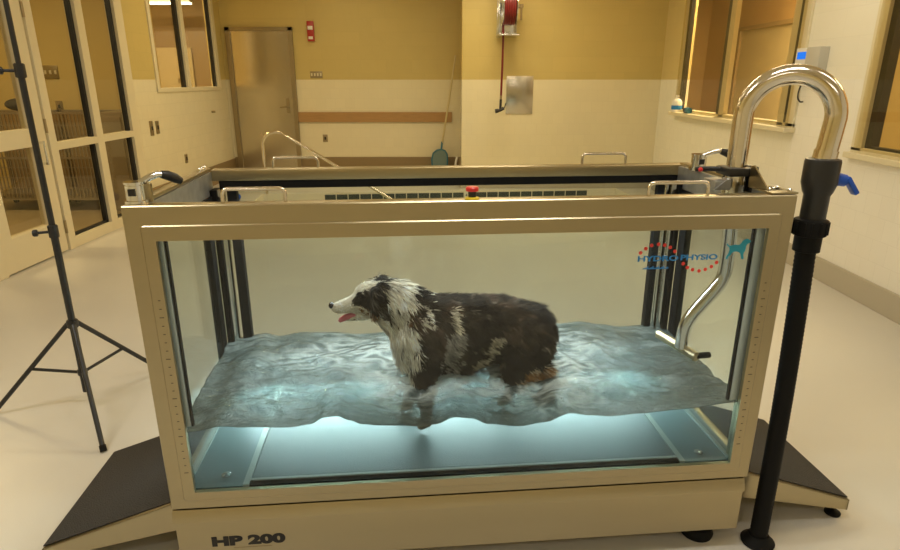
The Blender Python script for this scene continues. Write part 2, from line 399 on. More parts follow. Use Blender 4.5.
# base cabinet
b = MB(); b.box(0.0, TL - .012, -.008, TW - .01, .075, .240, .003)
b.prism([(-.014, .226), (-.014, .232), (.0, .266), (.03, .268), (TW - .03, .268), (TW, .262), (TW, .226)], 'x', -.005, TL - .010)
base_o = b.build('base_cabinet', 'steel', tank)
text_mesh('lettering', 'HP 200', 'ink', base_o, .044, (.099, -.0085, .136), Matrix.Rotation(R(90), 3, 'X'), 1.66, .0026)
MB().box(.163, .278, -.0088, -.008, .1235, .1255).build('underline_scratch', 'brass', base_o, False)
for x in (.10, TL - .105):
    for y in (.07, TW - .07):
        ft = MB(); ft.lathe([(.052, 0), (.055, .012), (.045, .034), (.022, .044), (.012, .05), (.012, .076)], (x, y, 0))
        ft.build('foot', 'rubber', tank)
# front frame
W0, W1, WZ0, WZ1 = .0707, 1.735, .330, 1.1028
def rring(bm, x0, x1, z0, z1, X0_, X1_, Z0_, Z1_, y0, y1, r=.006):
    """flat frame: outer rounded rectangle with a rectangular hole"""
    b = bmesh.new(); n = 5
    def rr(x0, x1, z0, z1, r):
        o = []
        for cx, cz, a0 in ((x1 - r, z1 - r, 0), (x0 + r, z1 - r, pi / 2), (x0 + r, z0 + r, pi), (x1 - r, z0 + r, 1.5 * pi)):
            for k in range(n): a = a0 + pi / 2 * k / (n - 1); o.append((cx + r * cos(a), cz + r * sin(a)))
        return o
    O = rr(x0, x1, z0, z1, r); I = rr(X0_, X1_, Z0_, Z1_, .0015); B2 = rr(x0 + .003, x1 - .003, z0 + .003, z1 - .003, max(.001, r - .003))
    L_ = [[b.verts.new((p[0], y, p[1])) for p in poly] for poly, y in ((O, y1), (O, y0 + .003), (B2, y0), (I, y0), (I, y1))]
    m = len(O)
    for A_, B3 in zip(L_, L_[1:] + L_[:1]):
        for k in range(m): b.faces.new((A_[k], A_[(k + 1) % m], B3[(k + 1) % m], B3[k]))
    bmesh.ops.recalc_face_normals(b, faces=b.faces[:])
    bm._add(b)
b = MB(); rring(b, -.006, TL + .002, .269, TZ, W0, W1, WZ0, WZ1, 0, .008, .004)
b.build('front_frame', 'steel', tank)
b = MB()
b.box(-.006, TL + .002, .008, .045, WZ1 + .006, TZ, .003); b.box(0, TL, .008, .045, .269, WZ0 - .004, .003)
b.box(-.006, W0 - .012, .008, .045, .30, WZ1 + .01, .002); b.box(W1 + .012, TL, .008, .045, .30, WZ1 + .01, .002)
b.build('frame_tube', 'steel', tank)
a_, b_ = .0376, .0591
m = MB(); rring(m, a_ - .002, TL - a_ + .002, .300, 1.203 - b_, W0, W1, WZ0, WZ1, -.005, .001, .010)
m.build('window_moulding', 'steel', tank)
rk = MB()
for i in range(23):
    z = .40 + i * .0245
    L_ = .012 if i % 5 == 0 else .006
    rk.box(.056 - L_ / 2, .056 + L_ / 2, -.0055, -.0049, z, z + .002); rk.box(1.752 - L_ / 2, 1.752 + L_ / 2, -.0055, -.0049, z, z + .002)
rk.build('ruler_marks', 'ink', tank, False)
MB().box(W0 - .008, W1 + .008, .0085, .0145, WZ0 - .003, WZ1 + .005).build('front_pane', 'tank_glass', tank, False)
# back frame
b = MB()
b.box(.035, 1.79, .645, .70, 1.155, TZ, .005); b.box(.035, 1.79, .655, .70, .269, .33, .003)
b.build('back_frame', 'steel', tank)
MB().box(.06, 1.765, .648, .662, 1.127, 1.155).build('back_seal', 'rubber', tank, False)
MB().box(.055, 1.765, .664, .672, .33, 1.155).build('back_pane', 'tank_glass', tank, False)
# corner posts with rubber seals; pale front strips imitate light reflected in chrome
def post(x0, x1, y0, y1, z0, z1, mat): MB().box(x0, x1, y0, y1, z0, z1, .003).build({'rubber': 'post_seal', 'glare_strip': 'pane_glare_strip'}.get(mat, 'corner_post'), mat, tank)
post(.062, .080, .60, .645, .33, 1.13, 'chrome'); post(.038, .062, .595, .66, .33, 1.13, 'rubber'); post(.088, .122, .628, .660, .33, 1.13, 'rubber')
post(.010, .036, .55, .60, .33, 1.14, 'rubber')
post(1.722, 1.742, .60, .645, .33, 1.13, 'chrome'); post(1.748, 1.768, .595, .66, .33, 1.13, 'rubber'); post(1.684, 1.716, .628, .660, .33, 1.13, 'rubber')
post(1.772, 1.798, .55, .60, .33, 1.14, 'rubber'); post(1.700, 1.712, .60, .626, .33, 1.13, 'chrome')
post(.064, .080, .018, .030, .54, 1.10, 'glare_strip'); post(.081, .088, .018, .03, .54, 1.10, 'rubber')
post(1.714, 1.742, .018, .030, .545, 1.10, 'glare_strip'); post(1.706, 1.7135, .018, .03, .545, 1.10, 'rubber')
# end doors: pane + top rail
for s, x0, x1, xp in ((-1, .004, .034, .026), (1, 1.772, 1.802, 1.774)):
    ed = MB(); ed.box(xp, xp + .006, .046, .645, .33, 1.11)
    e = ed.build('end_door', 'tank_glass', tank, False)
    r = MB(); r.box(x0, x1, .05, .66, 1.190, 1.201, .003); r.build('door_rail', 'steel', e)
    MB().box(x0, x1, .05, .66, .269, .33, .003).build('door_sill', 'steel', e)
    xi = x1 if s < 0 else x0
    MB().box(xi - .010, xi + .004, .05, .645, 1.11, 1.188).build('rail_liner', 'grey_steel', e, False)
    MB().box(min(xi, xi - s * .012), max(xi, xi - s * .012), .05, .645, 1.075, 1.11).build('rail_seal', 'rubber', e, False)
# deck of the tank: belt and trims
MB().box(.03, .205, .016, .655, .255, .330).build('deck_plate', 'plate', tank, False)
MB().box(1.595, 1.775, .016, .655, .255, .330).build('deck_plate', 'plate', tank, False)
MB().box(.225, 1.578, .05, .655, .26, .332, .003).build('running_belt', 'belt', tank, False)
MB().box(.205, .224, .016, .655, .27, .334).build('belt_trim', 'line', tank, False)
MB().box(1.578, 1.596, .016, .655, .27, .334).build('belt_trim', 'line', tank, False)
MB().box(.2245, 1.5775, .016, .036, .25, .331).build('belt_roller', 'rubber', tank, False)
MB().box(.2245, 1.5775, .036, .046, .27, .335).build('belt_trim', 'line', tank, False)
MB().box(.026, .046, .05, .6, .3301, .336).build('deck_edge', 'line', tank, False)
MB().box(1.74, 1.752, .024, .6, .3301, .336).build('deck_edge', 'line', tank, False)
for x in (.143, 1.661):
    MB().lathe([(.014, 0), (.014, .004), (.008, .006)], (x, .072 if x < 1 else .060, .3301)).build('drain_fitting', 'chrome', tank)
# grab handles
def grab(x0, x1, y, z0, h, yn):
    p = [(x0, y, z0 - .004)] + [tuple(v) for v in arc((x0 + .014, y, z0 + h - .014), .014, pi, pi / 2, (1, 0, 0), (0, 0, 1), 6)] + [tuple(v) for v in arc((x1 - .014, y, z0 + h - .014), .014, pi / 2, 0, (1, 0, 0), (0, 0, 1), 6)] + [(x1, y, z0 - .004)]
    MB().tube(p, .0052, 12).build('grab_handle', 'pipe', tank)
grab(.243, .403, .022, TZ, .036, 0); grab(1.386, 1.556, .022, TZ, .036, 0)
grab(.250, .411, .672, TZ, .038, 0); grab(1.394, 1.562, .672, TZ, .040, 0)
# emergency stop
es = MB().lathe([(.019, 0), (.019, .004), (.014, .006)], (.896, .022, TZ)).build('stop_button', 'yellow', tank)
MB().lathe([(.011, 0), (.011, .014), (.012, .016)], (.896, .022, TZ + .005)).build('button_collar', 'black', es)
MB().lathe([(.010, 0), (.017, .002), (.018, .010), (.015, .013)], (.896, .022, TZ + .020)).build('button_cap', 'redbright', es)
# latches: chrome block with a black handled lever
def latch(x, y, ang):
    b = MB(); b.cyl((x, y, TZ), (x, y, TZ + .008), .030); b.cyl((x, y, TZ + .006), (x, y, TZ + .050), .0245, bev=.003); b.cyl((x, y, TZ + .05), (x, y, TZ + .056), .026)
    b.box(x - .012, x + .012, y - .024, y - .02, TZ + .022, TZ + .036)
    lo = b.build('door_latch', 'chrome', tank)
    MB().box(x - .008, x + .010, y - .0265, y - .0225, TZ + .022, TZ + .040).build('latch_window', 'black', lo, False)
    ca, sa = cos(ang), sin(ang)
    q = lambda r, z: (x + r * ca, y + r * sa, TZ + z)
    MB().tube([q(.012, .050), q(.040, .062), q(.060, .068), q(.078, .066)], .009, 12).build('latch_arm', 'chrome', lo)
    MB().tube([q(.070, .067), q(.086, .063), q(.108, .052), q(.122, .043)], .012, 12, radii=[.010, .013, .013, .009]).build('latch_lever', 'black', lo)
    MB().box(x + .016, x + .036, y + .010, y + .022, TZ, TZ + .048, .002, None).build('latch_bracket', 'steel', lo)
latch(.020, .042, R(42)); latch(1.762, .50, R(-18))
for y in (.585, .615, .645):
    MB().lathe([(.006, 0), (.006, .008), (.003, .012)], (.018, y, TZ + .004)).build('rail_bolt', 'chrome', tank)
# hinge plate at the right front corner
hb = MB(); hb.prism([(.03, TZ), (.14, TZ), (.14, TZ + .062), (.125, TZ + .066)], 'x', 1.742, 1.747)
hb.box(1.735, 1.815, .01, .11, TZ, TZ + .006, .002)
hp = hb.build('hinge_plate', 'steel', tank)
for q in ((1.752, .05), (1.770, .06), (1.79, .075), (1.760, .09), (1.80, .03)): MB().lathe([(.006, 0), (.006, .005), (.003, .008)], (q[0], q[1], TZ + .0062)).build('hinge_bolt', 'chrome', hp)
# pipe clamp
cb = MB(); cb.box(1.644, 1.690, .150, .225, 1.190, 1.212, .003); cb.prism([(1.640, 1.186), (1.690, 1.186), (1.690, 1.216), (1.676, 1.216)], 'y', .145, .150)
cp = cb.build('pipe_clamp', 'grey_steel', tank)
cj = MB(); cj.box(1.680, 1.764, .142, .230, 1.224, 1.250, .008); cj.build('clamp_jaw', 'black', cp)
MB().box(1.757, 1.775, .150, .25, TZ - .02, TZ + .058, .004).build('clamp_block', 'black', cp)
MB().cyl((1.722, .185, 1.14), (1.722, .185, 1.224), .0345).build('clamp_collar', 'chrome', cp)
MB().tube([(1.690, .20, TZ + .045), (1.655, .215, TZ + .045), (1.615, .225, TZ + .043)], .008, 10).build('clamp_lever', 'black', cp)
MB().sph((1.625, .212, TZ + .043), .007).build('clamp_knob', 'redbright', cp)

# logo printed on the front pane
def flat(polys, name, mat, y=.0082, ext=.0003):
    bm = MB()
    for p in polys: bm.prism(p, 'y', y - ext, y)
    return bm.build(name, mat, tank, False)
dots = [(1.374, 1.036), (1.388, 1.048), (1.404, 1.057), (1.424, 1.060), (1.442, 1.057), (1.459, 1.050), (1.474, 1.038), (1.503, 1.001), (1.517, .989), (1.533, .982), (1.553, .978), (1.571, .982), (1.588, .990), (1.602, 1.002)]
for x, z in dots: flat([[(x + .0054 * cos(k * pi / 6), z + .0054 * sin(k * pi / 6)) for k in range(12)]], 'logo_dot', 'redprint')
sil = [(1.6238, 1.0561), (1.6268, 1.0572), (1.6324, 1.0512), (1.6402, 1.0518), (1.6518, 1.0535), (1.6618, 1.0525), (1.6677, 1.0582), (1.6717, 1.0652), (1.6771, 1.0689), (1.6855, 1.0703), (1.6925, 1.0662), (1.6961, 1.0615), (1.6908, 1.0569), (1.6854, 1.0539), (1.6835, 1.0481), (1.6833, 1.0422), (1.6825, 1.0343), (1.6793, 1.0297), (1.6787, 1.0206), (1.682, 1.0126), (1.6784, 1.0099), (1.6734, 1.0116), (1.6721, 1.0196), (1.6683, 1.0288), (1.6589, 1.0329), (1.649, 1.0332), (1.6436, 1.0294), (1.6405, 1.0235), (1.6342, 1.0178), (1.6324, 1.0111), (1.627, 1.0128), (1.629, 1.0207), (1.6338, 1.0284), (1.6353, 1.0374), (1.6341, 1.0453), (1.6278, 1.0506)]
flat([sil], 'logo_dog', 'tealprint')
RX = Matrix.Rotation(R(90), 3, 'X')
text_mesh('logo_lettering', 'HYDRO', 'blueprint', tank, .0215, (1.366, .0080, 1.011), RX, 1.60, .0007, .0002)
text_mesh('logo_lettering', 'PHYSIO', 'blueprint', tank, .0215, (1.492, .0080, 1.012), RX, 1.52, .0007, .0002)
uw = []
for i in range(14):
    x = 1.386 + i * .0052; hh = .0035 + .0022 * ((i * 7) % 3)
    uw.append([(x, .987), (x + .0042, .987), (x + .0052, .987 + hh), (x + .001, .987 + hh)])
uw.append([(1.384, .9875), (1.462, .9885), (1.462, .990), (1.384, .989)])
flat(uw, 'logo_script', 'blueprint')

# ---- water
FR = [(0.0, .518), (.072, .518), (.159, .532), (.23, .526), (.36, .519), (.418, .526), (.464, .547), (.499, .549), (.537, .533), (.572, .518), (.625, .511), (.685, .508), (.745, .501), (.791, .506), (.852, .527), (.898, .521), (.959, .497), (1.053, .485), (1.131, .495), (1.208, .522), (1.272, .512), (1.336, .505), (1.432, .510), (1.56, .518), (1.738, .534), (1.81, .534)]
BK = [(0, .55), (.073, .551), (.169, .567), (.225, .55), (.303, .566), (.418, .561), (.534, .546), (.691, .553), (1.337, .566), (1.419, .572), (1.504, .554), (1.589, .537), (1.694, .542), (1.81, .54)]
def interp(T_, x):
    for (a, za), (c, zc) in zip(T_, T_[1:]):
        if x <= c:
            t = (x - a) / (c - a); t = t * t * (3 - 2 * t); return za + (zc - za) * t
    return T_[-1][1]
def water_z(u, w):
    t = min(1, max(0, (w - .024) / .61)); e = min(1, (t * 6)) * min(1, (1 - t) * 8)
    z = interp(FR, u) * (1 - t) ** 1.6 + (1 - (1 - t) ** 1.6) * (interp(BK, u) * .8 + .535 * .2)
    p = Vector((u * 7, w * 11, 1.3))
    rg = lambda q: (1 - abs(noise.noise(q)) * 2.2)
    pw = Vector((u * 9 + .6 * noise.noise(Vector((u * 5, w * 5, 7))), w * 15 + u * 3, 4.1))
    z += e * (.015 * noise.noise(p) + .0075 * noise.noise(p * 2.3) + .0055 * (rg(pw) - .5) + .0034 * (rg(pw * 2.1) - .5) + .0018 * (rg(pw * 4.7) - .5))
    for cx, cy, amp, k in ((.77, .30, .006, 75), (1.2, .30, .007, 80)):
        dd = math.hypot(u - cx, w - cy)
        z += e * amp * sin(dd * k) * math.exp(-dd * 9)
    return z
def water_obj():
    NU, NW = 340, 124; u0, u1, w0, w1 = .037, 1.770, .0235, .648
    bm = bmesh.new(); top = []
    for i in range(NU + 1):
        u = u0 + (u1 - u0) * i / NU
        top.append([bm.verts.new((u, w0 + (w1 - w0) * j / NW, water_z(u, w0 + (w1 - w0) * j / NW))) for j in range(NW + 1)])
    for i in range(NU):
        for j in range(NW): bm.faces.new((top[i][j], top[i + 1][j], top[i + 1][j + 1], top[i][j + 1]))
    rim = [top[i][0] for i in range(NU + 1)] + [top[NU][j] for j in range(1, NW + 1)] + [top[i][NW] for i in range(NU - 1, -1, -1)] + [top[0][j] for j in range(NW - 1, 0, -1)]
    bot = [bm.verts.new((v.co.x, v.co.y, .3375)) for v in rim]
    n = len(rim)
    for k in range(n): bm.faces.new((rim[k], bot[k], bot[(k + 1) % n], rim[(k + 1) % n])).material_index = 1
    bm.faces.new(bot).material_index = 1
    bmesh.ops.recalc_face_normals(bm, faces=bm.faces[:])
    me = bpy.data.meshes.new('tank_water'); bm.to_mesh(me); bm.free()
    fr_ = me.color_attributes.new('froth_glints', 'FLOAT_COLOR', 'POINT')  # foam mask, also painting bright reflections round the dog and along the back
    for v in me.vertices:
        u, w, z = v.co; d = 9
        for cx, cy, rx, ry in ((.70, .31, .10, .14), (.86, .24, .16, .07), (1.03, .25, .12, .08), (1.20, .27, .13, .14), (.86, .45, .40, .10)):
            d = min(d, math.hypot((u - cx) / rx, (w - cy) / ry))
        k = max(0, 1.7 - d * .95) + max(0, (w - .50) * 2.6) * (.5 + noise.noise(Vector((u * 5, 2, 3)))) + .04
        wx = noise.noise(Vector((u * 8, w * 8, 5))) * .9; n_ = 1 - abs(noise.noise(Vector((u * 11 + wx, w * 30 + wx * 2, 1)))) * 3.4; n2_ = 1 - abs(noise.noise(Vector((u * 26 + 3 + wx, w * 62 + wx, 1)))) * 3.0
        k = max(0, min(.8, k * (.16 + .50 * n_ + .30 * n2_)))
        fr_.data[v.index].color = (k, k, k, 1)
    for p in me.polygons: p.use_smooth = p.material_index == 0
    o = bpy.data.objects.new('tank_water', me); COL.objects.link(o)
    o.location = tank.location; o.rotation_euler = tank.rotation_euler
    return o
def water_mats():
    out = []
    for k in (0, 1):
        m = bpy.data.materials.new('water_surface' if k == 0 else 'water_side'); m.use_nodes = True; nt = m.node_tree; nt.nodes.clear()
        N = nt.nodes.new; L = nt.links
        o = N('ShaderNodeOutputMaterial')
        t = N('ShaderNodeBsdfTransparent'); t.inputs[0].default_value = (.90, .97, .96, 1) if k == 0 else (1, 1, 1, 1)
        if k == 0:
            tc = N('ShaderNodeTexCoord')
            nz = N('ShaderNodeTexNoise'); nz.inputs['Scale'].default_value = 70; nz.inputs['Detail'].default_value = 6; nz.inputs['Distortion'].default_value = 1.2
            L.new(tc.outputs['Object'], nz.inputs['Vector'])
            bp = N('ShaderNodeBump'); bp.inputs['Strength'].default_value = .8; bp.inputs['Distance'].default_value = .008; L.new(nz.outputs['Fac'], bp.inputs['Height'])
            g = N('ShaderNodeBsdfGlossy'); g.inputs['Roughness'].default_value = .04; L.new(bp.outputs[0], g.inputs['Normal'])
            df = N('ShaderNodeBsdfDiffuse'); df.inputs[0].default_value = (.080, .108, .104, 1); L.new(bp.outputs[0], df.inputs['Normal'])
            # foam streaks that also paint white glints of light into the surface colour
            mp = N('ShaderNodeMapping'); mp.inputs['Scale'].default_value = (5, 9, 1); L.new(tc.outputs['Object'], mp.inputs[0])
            n2 = N('ShaderNodeTexNoise'); n2.inputs['Scale'].default_value = 2.2; n2.inputs['Detail'].default_value = 8; n2.inputs['Roughness'].default_value = .68; n2.inputs['Distortion'].default_value = 2.0; L.new(mp.outputs[0], n2.inputs['Vector'])
            vc = N('ShaderNodeVertexColor'); vc.layer_name = 'froth_glints'
            cr = N('ShaderNodeValToRGB'); cr.color_ramp.elements[0].position = .56; cr.color_ramp.elements[1].position = .74
            cr.color_ramp.elements[0].color = (0, 0, 0, 1); cr.color_ramp.elements[1].color = (.45, .45, .45, 1); L.new(n2.outputs['Fac'], cr.inputs[0])
            sm_ = N('ShaderNodeMath'); sm_.operation = 'ADD'; sm_.use_clamp = True
            L.new(vc.outputs['Color'], sm_.inputs[0]); sc2 = N('ShaderNodeMath'); sc2.operation = 'MULTIPLY'; L.new(cr.outputs[0], sc2.inputs[0]); sc2.inputs[1].default_value = .32; L.new(sc2.outputs[0], sm_.inputs[1])
            fo_ = N('ShaderNodeBsdfDiffuse'); fo_.inputs[0].default_value = (.66, .72, .70, 1); L.new(bp.outputs[0], fo_.inputs['Normal'])
            m0 = N('ShaderNodeMixShader'); m0.inputs[0].default_value = .90; L.new(t.outputs[0], m0.inputs[1]); L.new(df.outputs[0], m0.inputs[2])
            m1 = N('ShaderNodeMixShader'); L.new(sm_.outputs[0], m1.inputs[0]); L.new(m0.outputs[0], m1.inputs[1]); L.new(fo_.outputs[0], m1.inputs[2])
            f = N('ShaderNodeFresnel'); f.inputs['IOR'].default_value = 1.7; L.new(bp.outputs[0], f.inputs['Normal'])
            m2 = N('ShaderNodeMixShader'); L.new(f.outputs[0], m2.inputs[0]); L.new(m1.outputs[0], m2.inputs[1]); L.new(g.outputs[0], m2.inputs[2])
            L.new(m2.outputs[0], o.inputs[0])
        else: L.new(t.outputs[0], o.inputs[0])
        sc = N('ShaderNodeVolumeScatter'); sc.inputs['Color'].default_value = (.86, .98, 1.0, 1); sc.inputs['Density'].default_value = .8; sc.inputs['Anisotropy'].default_value = .1
        ab = N('ShaderNodeVolumeAbsorption'); ab.inputs['Color'].default_value = (.50, .84, .84, 1); ab.inputs['Density'].default_value = 1.3
        ad = N('ShaderNodeAddShader'); L.new(sc.outputs[0], ad.inputs[0]); L.new(ab.outputs[0], ad.inputs[1]); L.new(ad.outputs[0], o.inputs['Volume'])
        out.append(m)
    return out
wo = water_obj()
for m in water_mats(): wo.data.materials.append(m)
tag(wo, 'choppy teal water filling the lower half of the glass tank', 'water', kind='stuff')

# unseen lamps added to brighten the tank: below the back rail and underwater
def tlamp(name, u, w, z, sx, sy, p, col, tilt=0, spread=None):
    o = area(name, tw(u, w, z), sx, sy, p, col, (0, 0, 0), spread)
    o.rotation_euler = (Matrix.Rotation(TR, 3, 'Z') @ Matrix.Rotation(tilt, 3, 'X')).to_euler()
    return o
tlamp('tank_fill_strip', .9, .60, 1.10, 1.5, .03, 11, COOL, R(-8))
tlamp('underwater_fill', .9, .630, .475, 1.68, .03, 72, (.92, 1, .97), R(-14), 140)

#@@DOG
# ================================================================== DOG (built in tank coordinates, then moved to its own origin)
DC = Vector((.86, .33, .338))
def blob(bm, p0, r0, p1, r1, wy=1.0, n=None):
    p0 = Vector(p0); p1 = Vector(p1); L_ = (p1 - p0).length
    n = n or max(2, int(L_ / (min(r0, r1) * .35)) + 1)
    for i in range(n + 1):
        t = i / n; r = r0 + (r1 - r0) * t
        b = bmesh.new(); bmesh.ops.create_icosphere(b, subdivisions=2, radius=r)
        b.transform(Matrix.Translation(p0.lerp(p1, t)) @ Matrix.Diagonal((1, wy, 1, 1)))
        me = bpy.data.meshes.new('t'); b.to_mesh(me); bm.from_mesh(me); bpy.data.meshes.remove(me); b.free()
def dog_body():
    bm = bmesh.new(); c = .33
    # trunk: withers to croup, deep chest narrowing to the belly
    blob(bm, (.775, c, .690), .125, (.87, c, .680), .132, .86)
    blob(bm, (.87, c, .680), .132, (1.03, c, .692), .112, .90)
    blob(bm, (1.03, c, .692), .112, (1.125, c, .672), .104, .95)
    blob(bm, (1.125, c, .672), .104, (1.168, c, .650), .066, 1.1)
    blob(bm, (.78, c, .60), .085, (.90, c, .585), .075, .95)
    blob(bm, (.90, c, .60), .08, (1.02, c, .63), .06, .9)
    blob(bm, (.745, c, .665), .09, (.735, c, .60), .065, .9)      # breast
    # neck
    blob(bm, (.765, c, .735), .092, (.690, c - .004, .790), .076, .88)
    blob(bm, (.690, c - .004, .790), .076, (.640, c - .01, .815), .062, .9)
    blob(bm, (.72, c, .70), .075, (.665, c - .008, .745), .055, .85)
    # skull, stop, muzzle
    blob(bm, (.640, c - .01, .822), .061, (.592, c - .014, .820), .050, .92)
    blob(bm, (.592, c - .014, .812), .047, (.560, c - .016, .801), .037, .86)
    blob(bm, (.560, c - .016, .799), .034, (.489, c - .022, .785), .0205, .88)
    blob(bm, (.479, c - .0225, .788), .014, (.486, c - .022, .787), .017, 1.05)
    # lower jaw, open
    blob(bm, (.598, c - .014, .772), .030, (.560, c - .016, .752), .017, .85)
    blob(bm, (.560, c - .016, .752), .015, (.517, c - .019, .742), .009, 1.1)
    # ears folded down beside the cheeks
    for s in (-1, 1):
        y = c - .014 + s * .052
        blob(bm, (.638, c - .014 + s * .036, .868), .016, (.618, y + s * .006, .845), .019, .6)
        blob(bm, (.618, y + s * .006, .845), .021, (.612, y + s * .010, .810), .021, .5)
        blob(bm, (.612, y + s * .010, .810), .020, (.606, y + s * .008, .772), .009, .6)
        # front leg
        fx = -.03 * s
        blob(bm, (.785, c + s * .068, .64), .062, (.768, c + s * .066, .545), .043, .8)
        blob(bm, (.768, c + s * .066, .545), .038, (.752 + fx * .6, c + s * .064, .455), .024)
        blob(bm, (.752 + fx * .6, c + s * .064, .455), .023, (.748 + fx, c + s * .062, .375), .020)
        blob(bm, (.748 + fx, c + s * .062, .370), .022, (.728 + fx, c + s * .062, .358), .020, 1.1)
    # hind legs: near one lifted in stride, far one planted
    blob(bm, (1.13, c - .062, .645), .082, (1.095, c - .068, .565), .064, .7)
    blob(bm, (1.095, c - .068, .565), .058, (1.082, c - .070, .525), .044, .75)
    blob(bm, (1.085, c - .070, .525), .040, (1.135, c - .070, .532), .030, .8)
    blob(bm, (1.135, c - .070, .532), .030, (1.192, c - .070, .548), .022, .8)
    blob(bm, (1.192, c - .070, .546), .022, (1.204, c - .070, .500), .019)
    blob(bm, (1.204, c - .070, .500), .019, (1.190, c - .070, .445), .020)
    blob(bm, (1.190, c - .070, .443), .021, (1.165, c - .070, .430), .017)
    blob(bm, (1.12, c + .062, .640), .080, (1.06, c + .066, .555), .055, .7)
    blob(bm, (1.06, c + .066, .555), .048, (1.045, c + .068, .50), .036)
    blob(bm, (1.045, c + .068, .50), .034, (1.105, c + .068, .450), .022)
    blob(bm, (1.105, c + .068, .450), .021, (1.085, c + .068, .372), .018)
    blob(bm, (1.085, c + .068, .368), .021, (1.06, c + .068, .358), .019, 1.1)
    # bobtail
    blob(bm, (1.195, c, .685), .026, (1.222, c, .668), .014)
    me = bpy.data.meshes.new('raw'); bm.to_mesh(me); bm.free()
    o = bpy.data.objects.new('raw', me); COL.objects.link(o)
    rm = o.modifiers.new('r', 'REMESH'); rm.mode = 'VOXEL'; rm.voxel_size = .0056; rm.use_smooth_shade = True
    sm = o.modifiers.new('s', 'SMOOTH'); sm.factor = .5; sm.iterations = 5
    bpy.context.view_layer.update()
    out = bpy.data.meshes.new_from_object(o.evaluated_get(bpy.context.evaluated_depsgraph_get()))
    bpy.data.objects.remove(o); bpy.data.meshes.remove(me)
    return out
DARK = (.020, .016, .013); MER = (.30, .275, .235); CREAM = (.52, .46, .35); TAN = (.30, .15, .055); WHT = (.70, .64, .52)
def mixc(a, b, t): return tuple(x + (y - x) * t for x, y in zip(a, b))
def coat_color(p):
    u, w, z = p; n1 = noise.noise(Vector((u * 22, w * 22, z * 22))); n2 = noise.noise(Vector((u * 60 + 5, w * 60, z * 60))); n3 = noise.noise(Vector((u * 9 + 3, w * 9, z * 9)))
    k = n1 * .014 + n2 * .006
    # trunk
    c = mixc(DARK, (.05, .038, .028), max(0, min(1, .5 + n3)))
    if u > .735 + k + max(0, .80 - z) * .10 - (0 if z > .6 else .03):
        mer = n1 * .6 + n2 * .5 + n3 * .5
        if .755 < u < .80 and z > .74 and n2 + n1 > .28: c = WHT            # streaks on the shoulder
        elif (.80 < u < .90 and z < .72 and mer > -.06 and abs(u - .86 - n3 * .02) < .040): c = MER
        elif abs(u - .868) < .014 + .006 * n2 and .725 < z < .785: c = CREAM
        elif (.93 < u < 1.03 and .56 < z < .70 and abs(u - (.955 + (z - .57) * .42)) < .022 + .012 * n2 and mer > -.2): c = (.42, .36, .26)
        elif u > 1.06 and z < .60 and n1 * .7 + n2 * .6 + (.60 - z) * 3 > .16 and u < 1.19: c = mixc(CREAM, TAN, .35)
        elif u > 1.175 and z > .60 and u > 1.212 - (z - .65) ** 2 * 3 and z < .665 + .02 * n1: c = mixc(TAN, CREAM, .5)
        elif n2 * .7 + n1 * .7 > .50: c = (.13, .105, .08)
        elif n3 > .05 and n1 > 0: c = (.070, .048, .034)
        if u > 1.10 and z < .565: c = TAN if n2 < .2 else mixc(TAN, CREAM, .4)
        if z < .47: c = mixc(TAN, CREAM, .5 + .4 * n2)
        return c
    if u > .655 + (.80 - z) * .25 and z < .86:      # neck ruff and chest
        c = WHT
        if (n1 * .5 + n2 * .8 > .42): c = DARK
        if .715 < u < .742 and .745 < z < .80 and n1 > -.2: c = mixc(DARK, TAN, .2)
        return c
    # head
    side = abs(w - .315)
    c = WHT
    if u > .575 and side > .030 + k and z > .755 + k: c = DARK if n2 < .12 else (.13, .11, .09)
    if .540 < u < .600 and side > .020 and .800 < z < .842 + k: c = DARK
    if .555 < u < .60 and side > .018 and .762 < z < .800 + k and u > .56: c = TAN if n2 < .25 else WHT
    if z > .874 and .60 < u < .665 and n1 + n2 > -.35: c = DARK
    if .580 < u < .62 and side > .03 and z < .79: c = mixc(TAN, DARK, .3 + n2)
    if u < .56 and z < .775 and z > .745 and u > .50 and n2 > .25: c = (.10, .06, .05)
    return c
dm = dog_body()
for v in dm.vertices: pass
ca = dm.color_attributes.new('coat', 'FLOAT_COLOR', 'POINT')
for v in dm.vertices: ca.data[v.index].color = (*coat_color(v.co), 1)
def coat_mat(name, rough):
    m = bpy.data.materials.new(name); m.use_nodes = True; nt = m.node_tree; b = nt.nodes['Principled BSDF']
    a = nt.nodes.new('ShaderNodeVertexColor'); a.layer_name = 'coat'; nt.links.new(a.outputs['Color'], b.inputs['Base Color'])
    b.inputs['Roughness'].default_value = rough; b.inputs['Specular IOR Level'].default_value = .12
    return m
cm = coat_mat('dog_skin', .65); cf = coat_mat('dog_fur', .8)
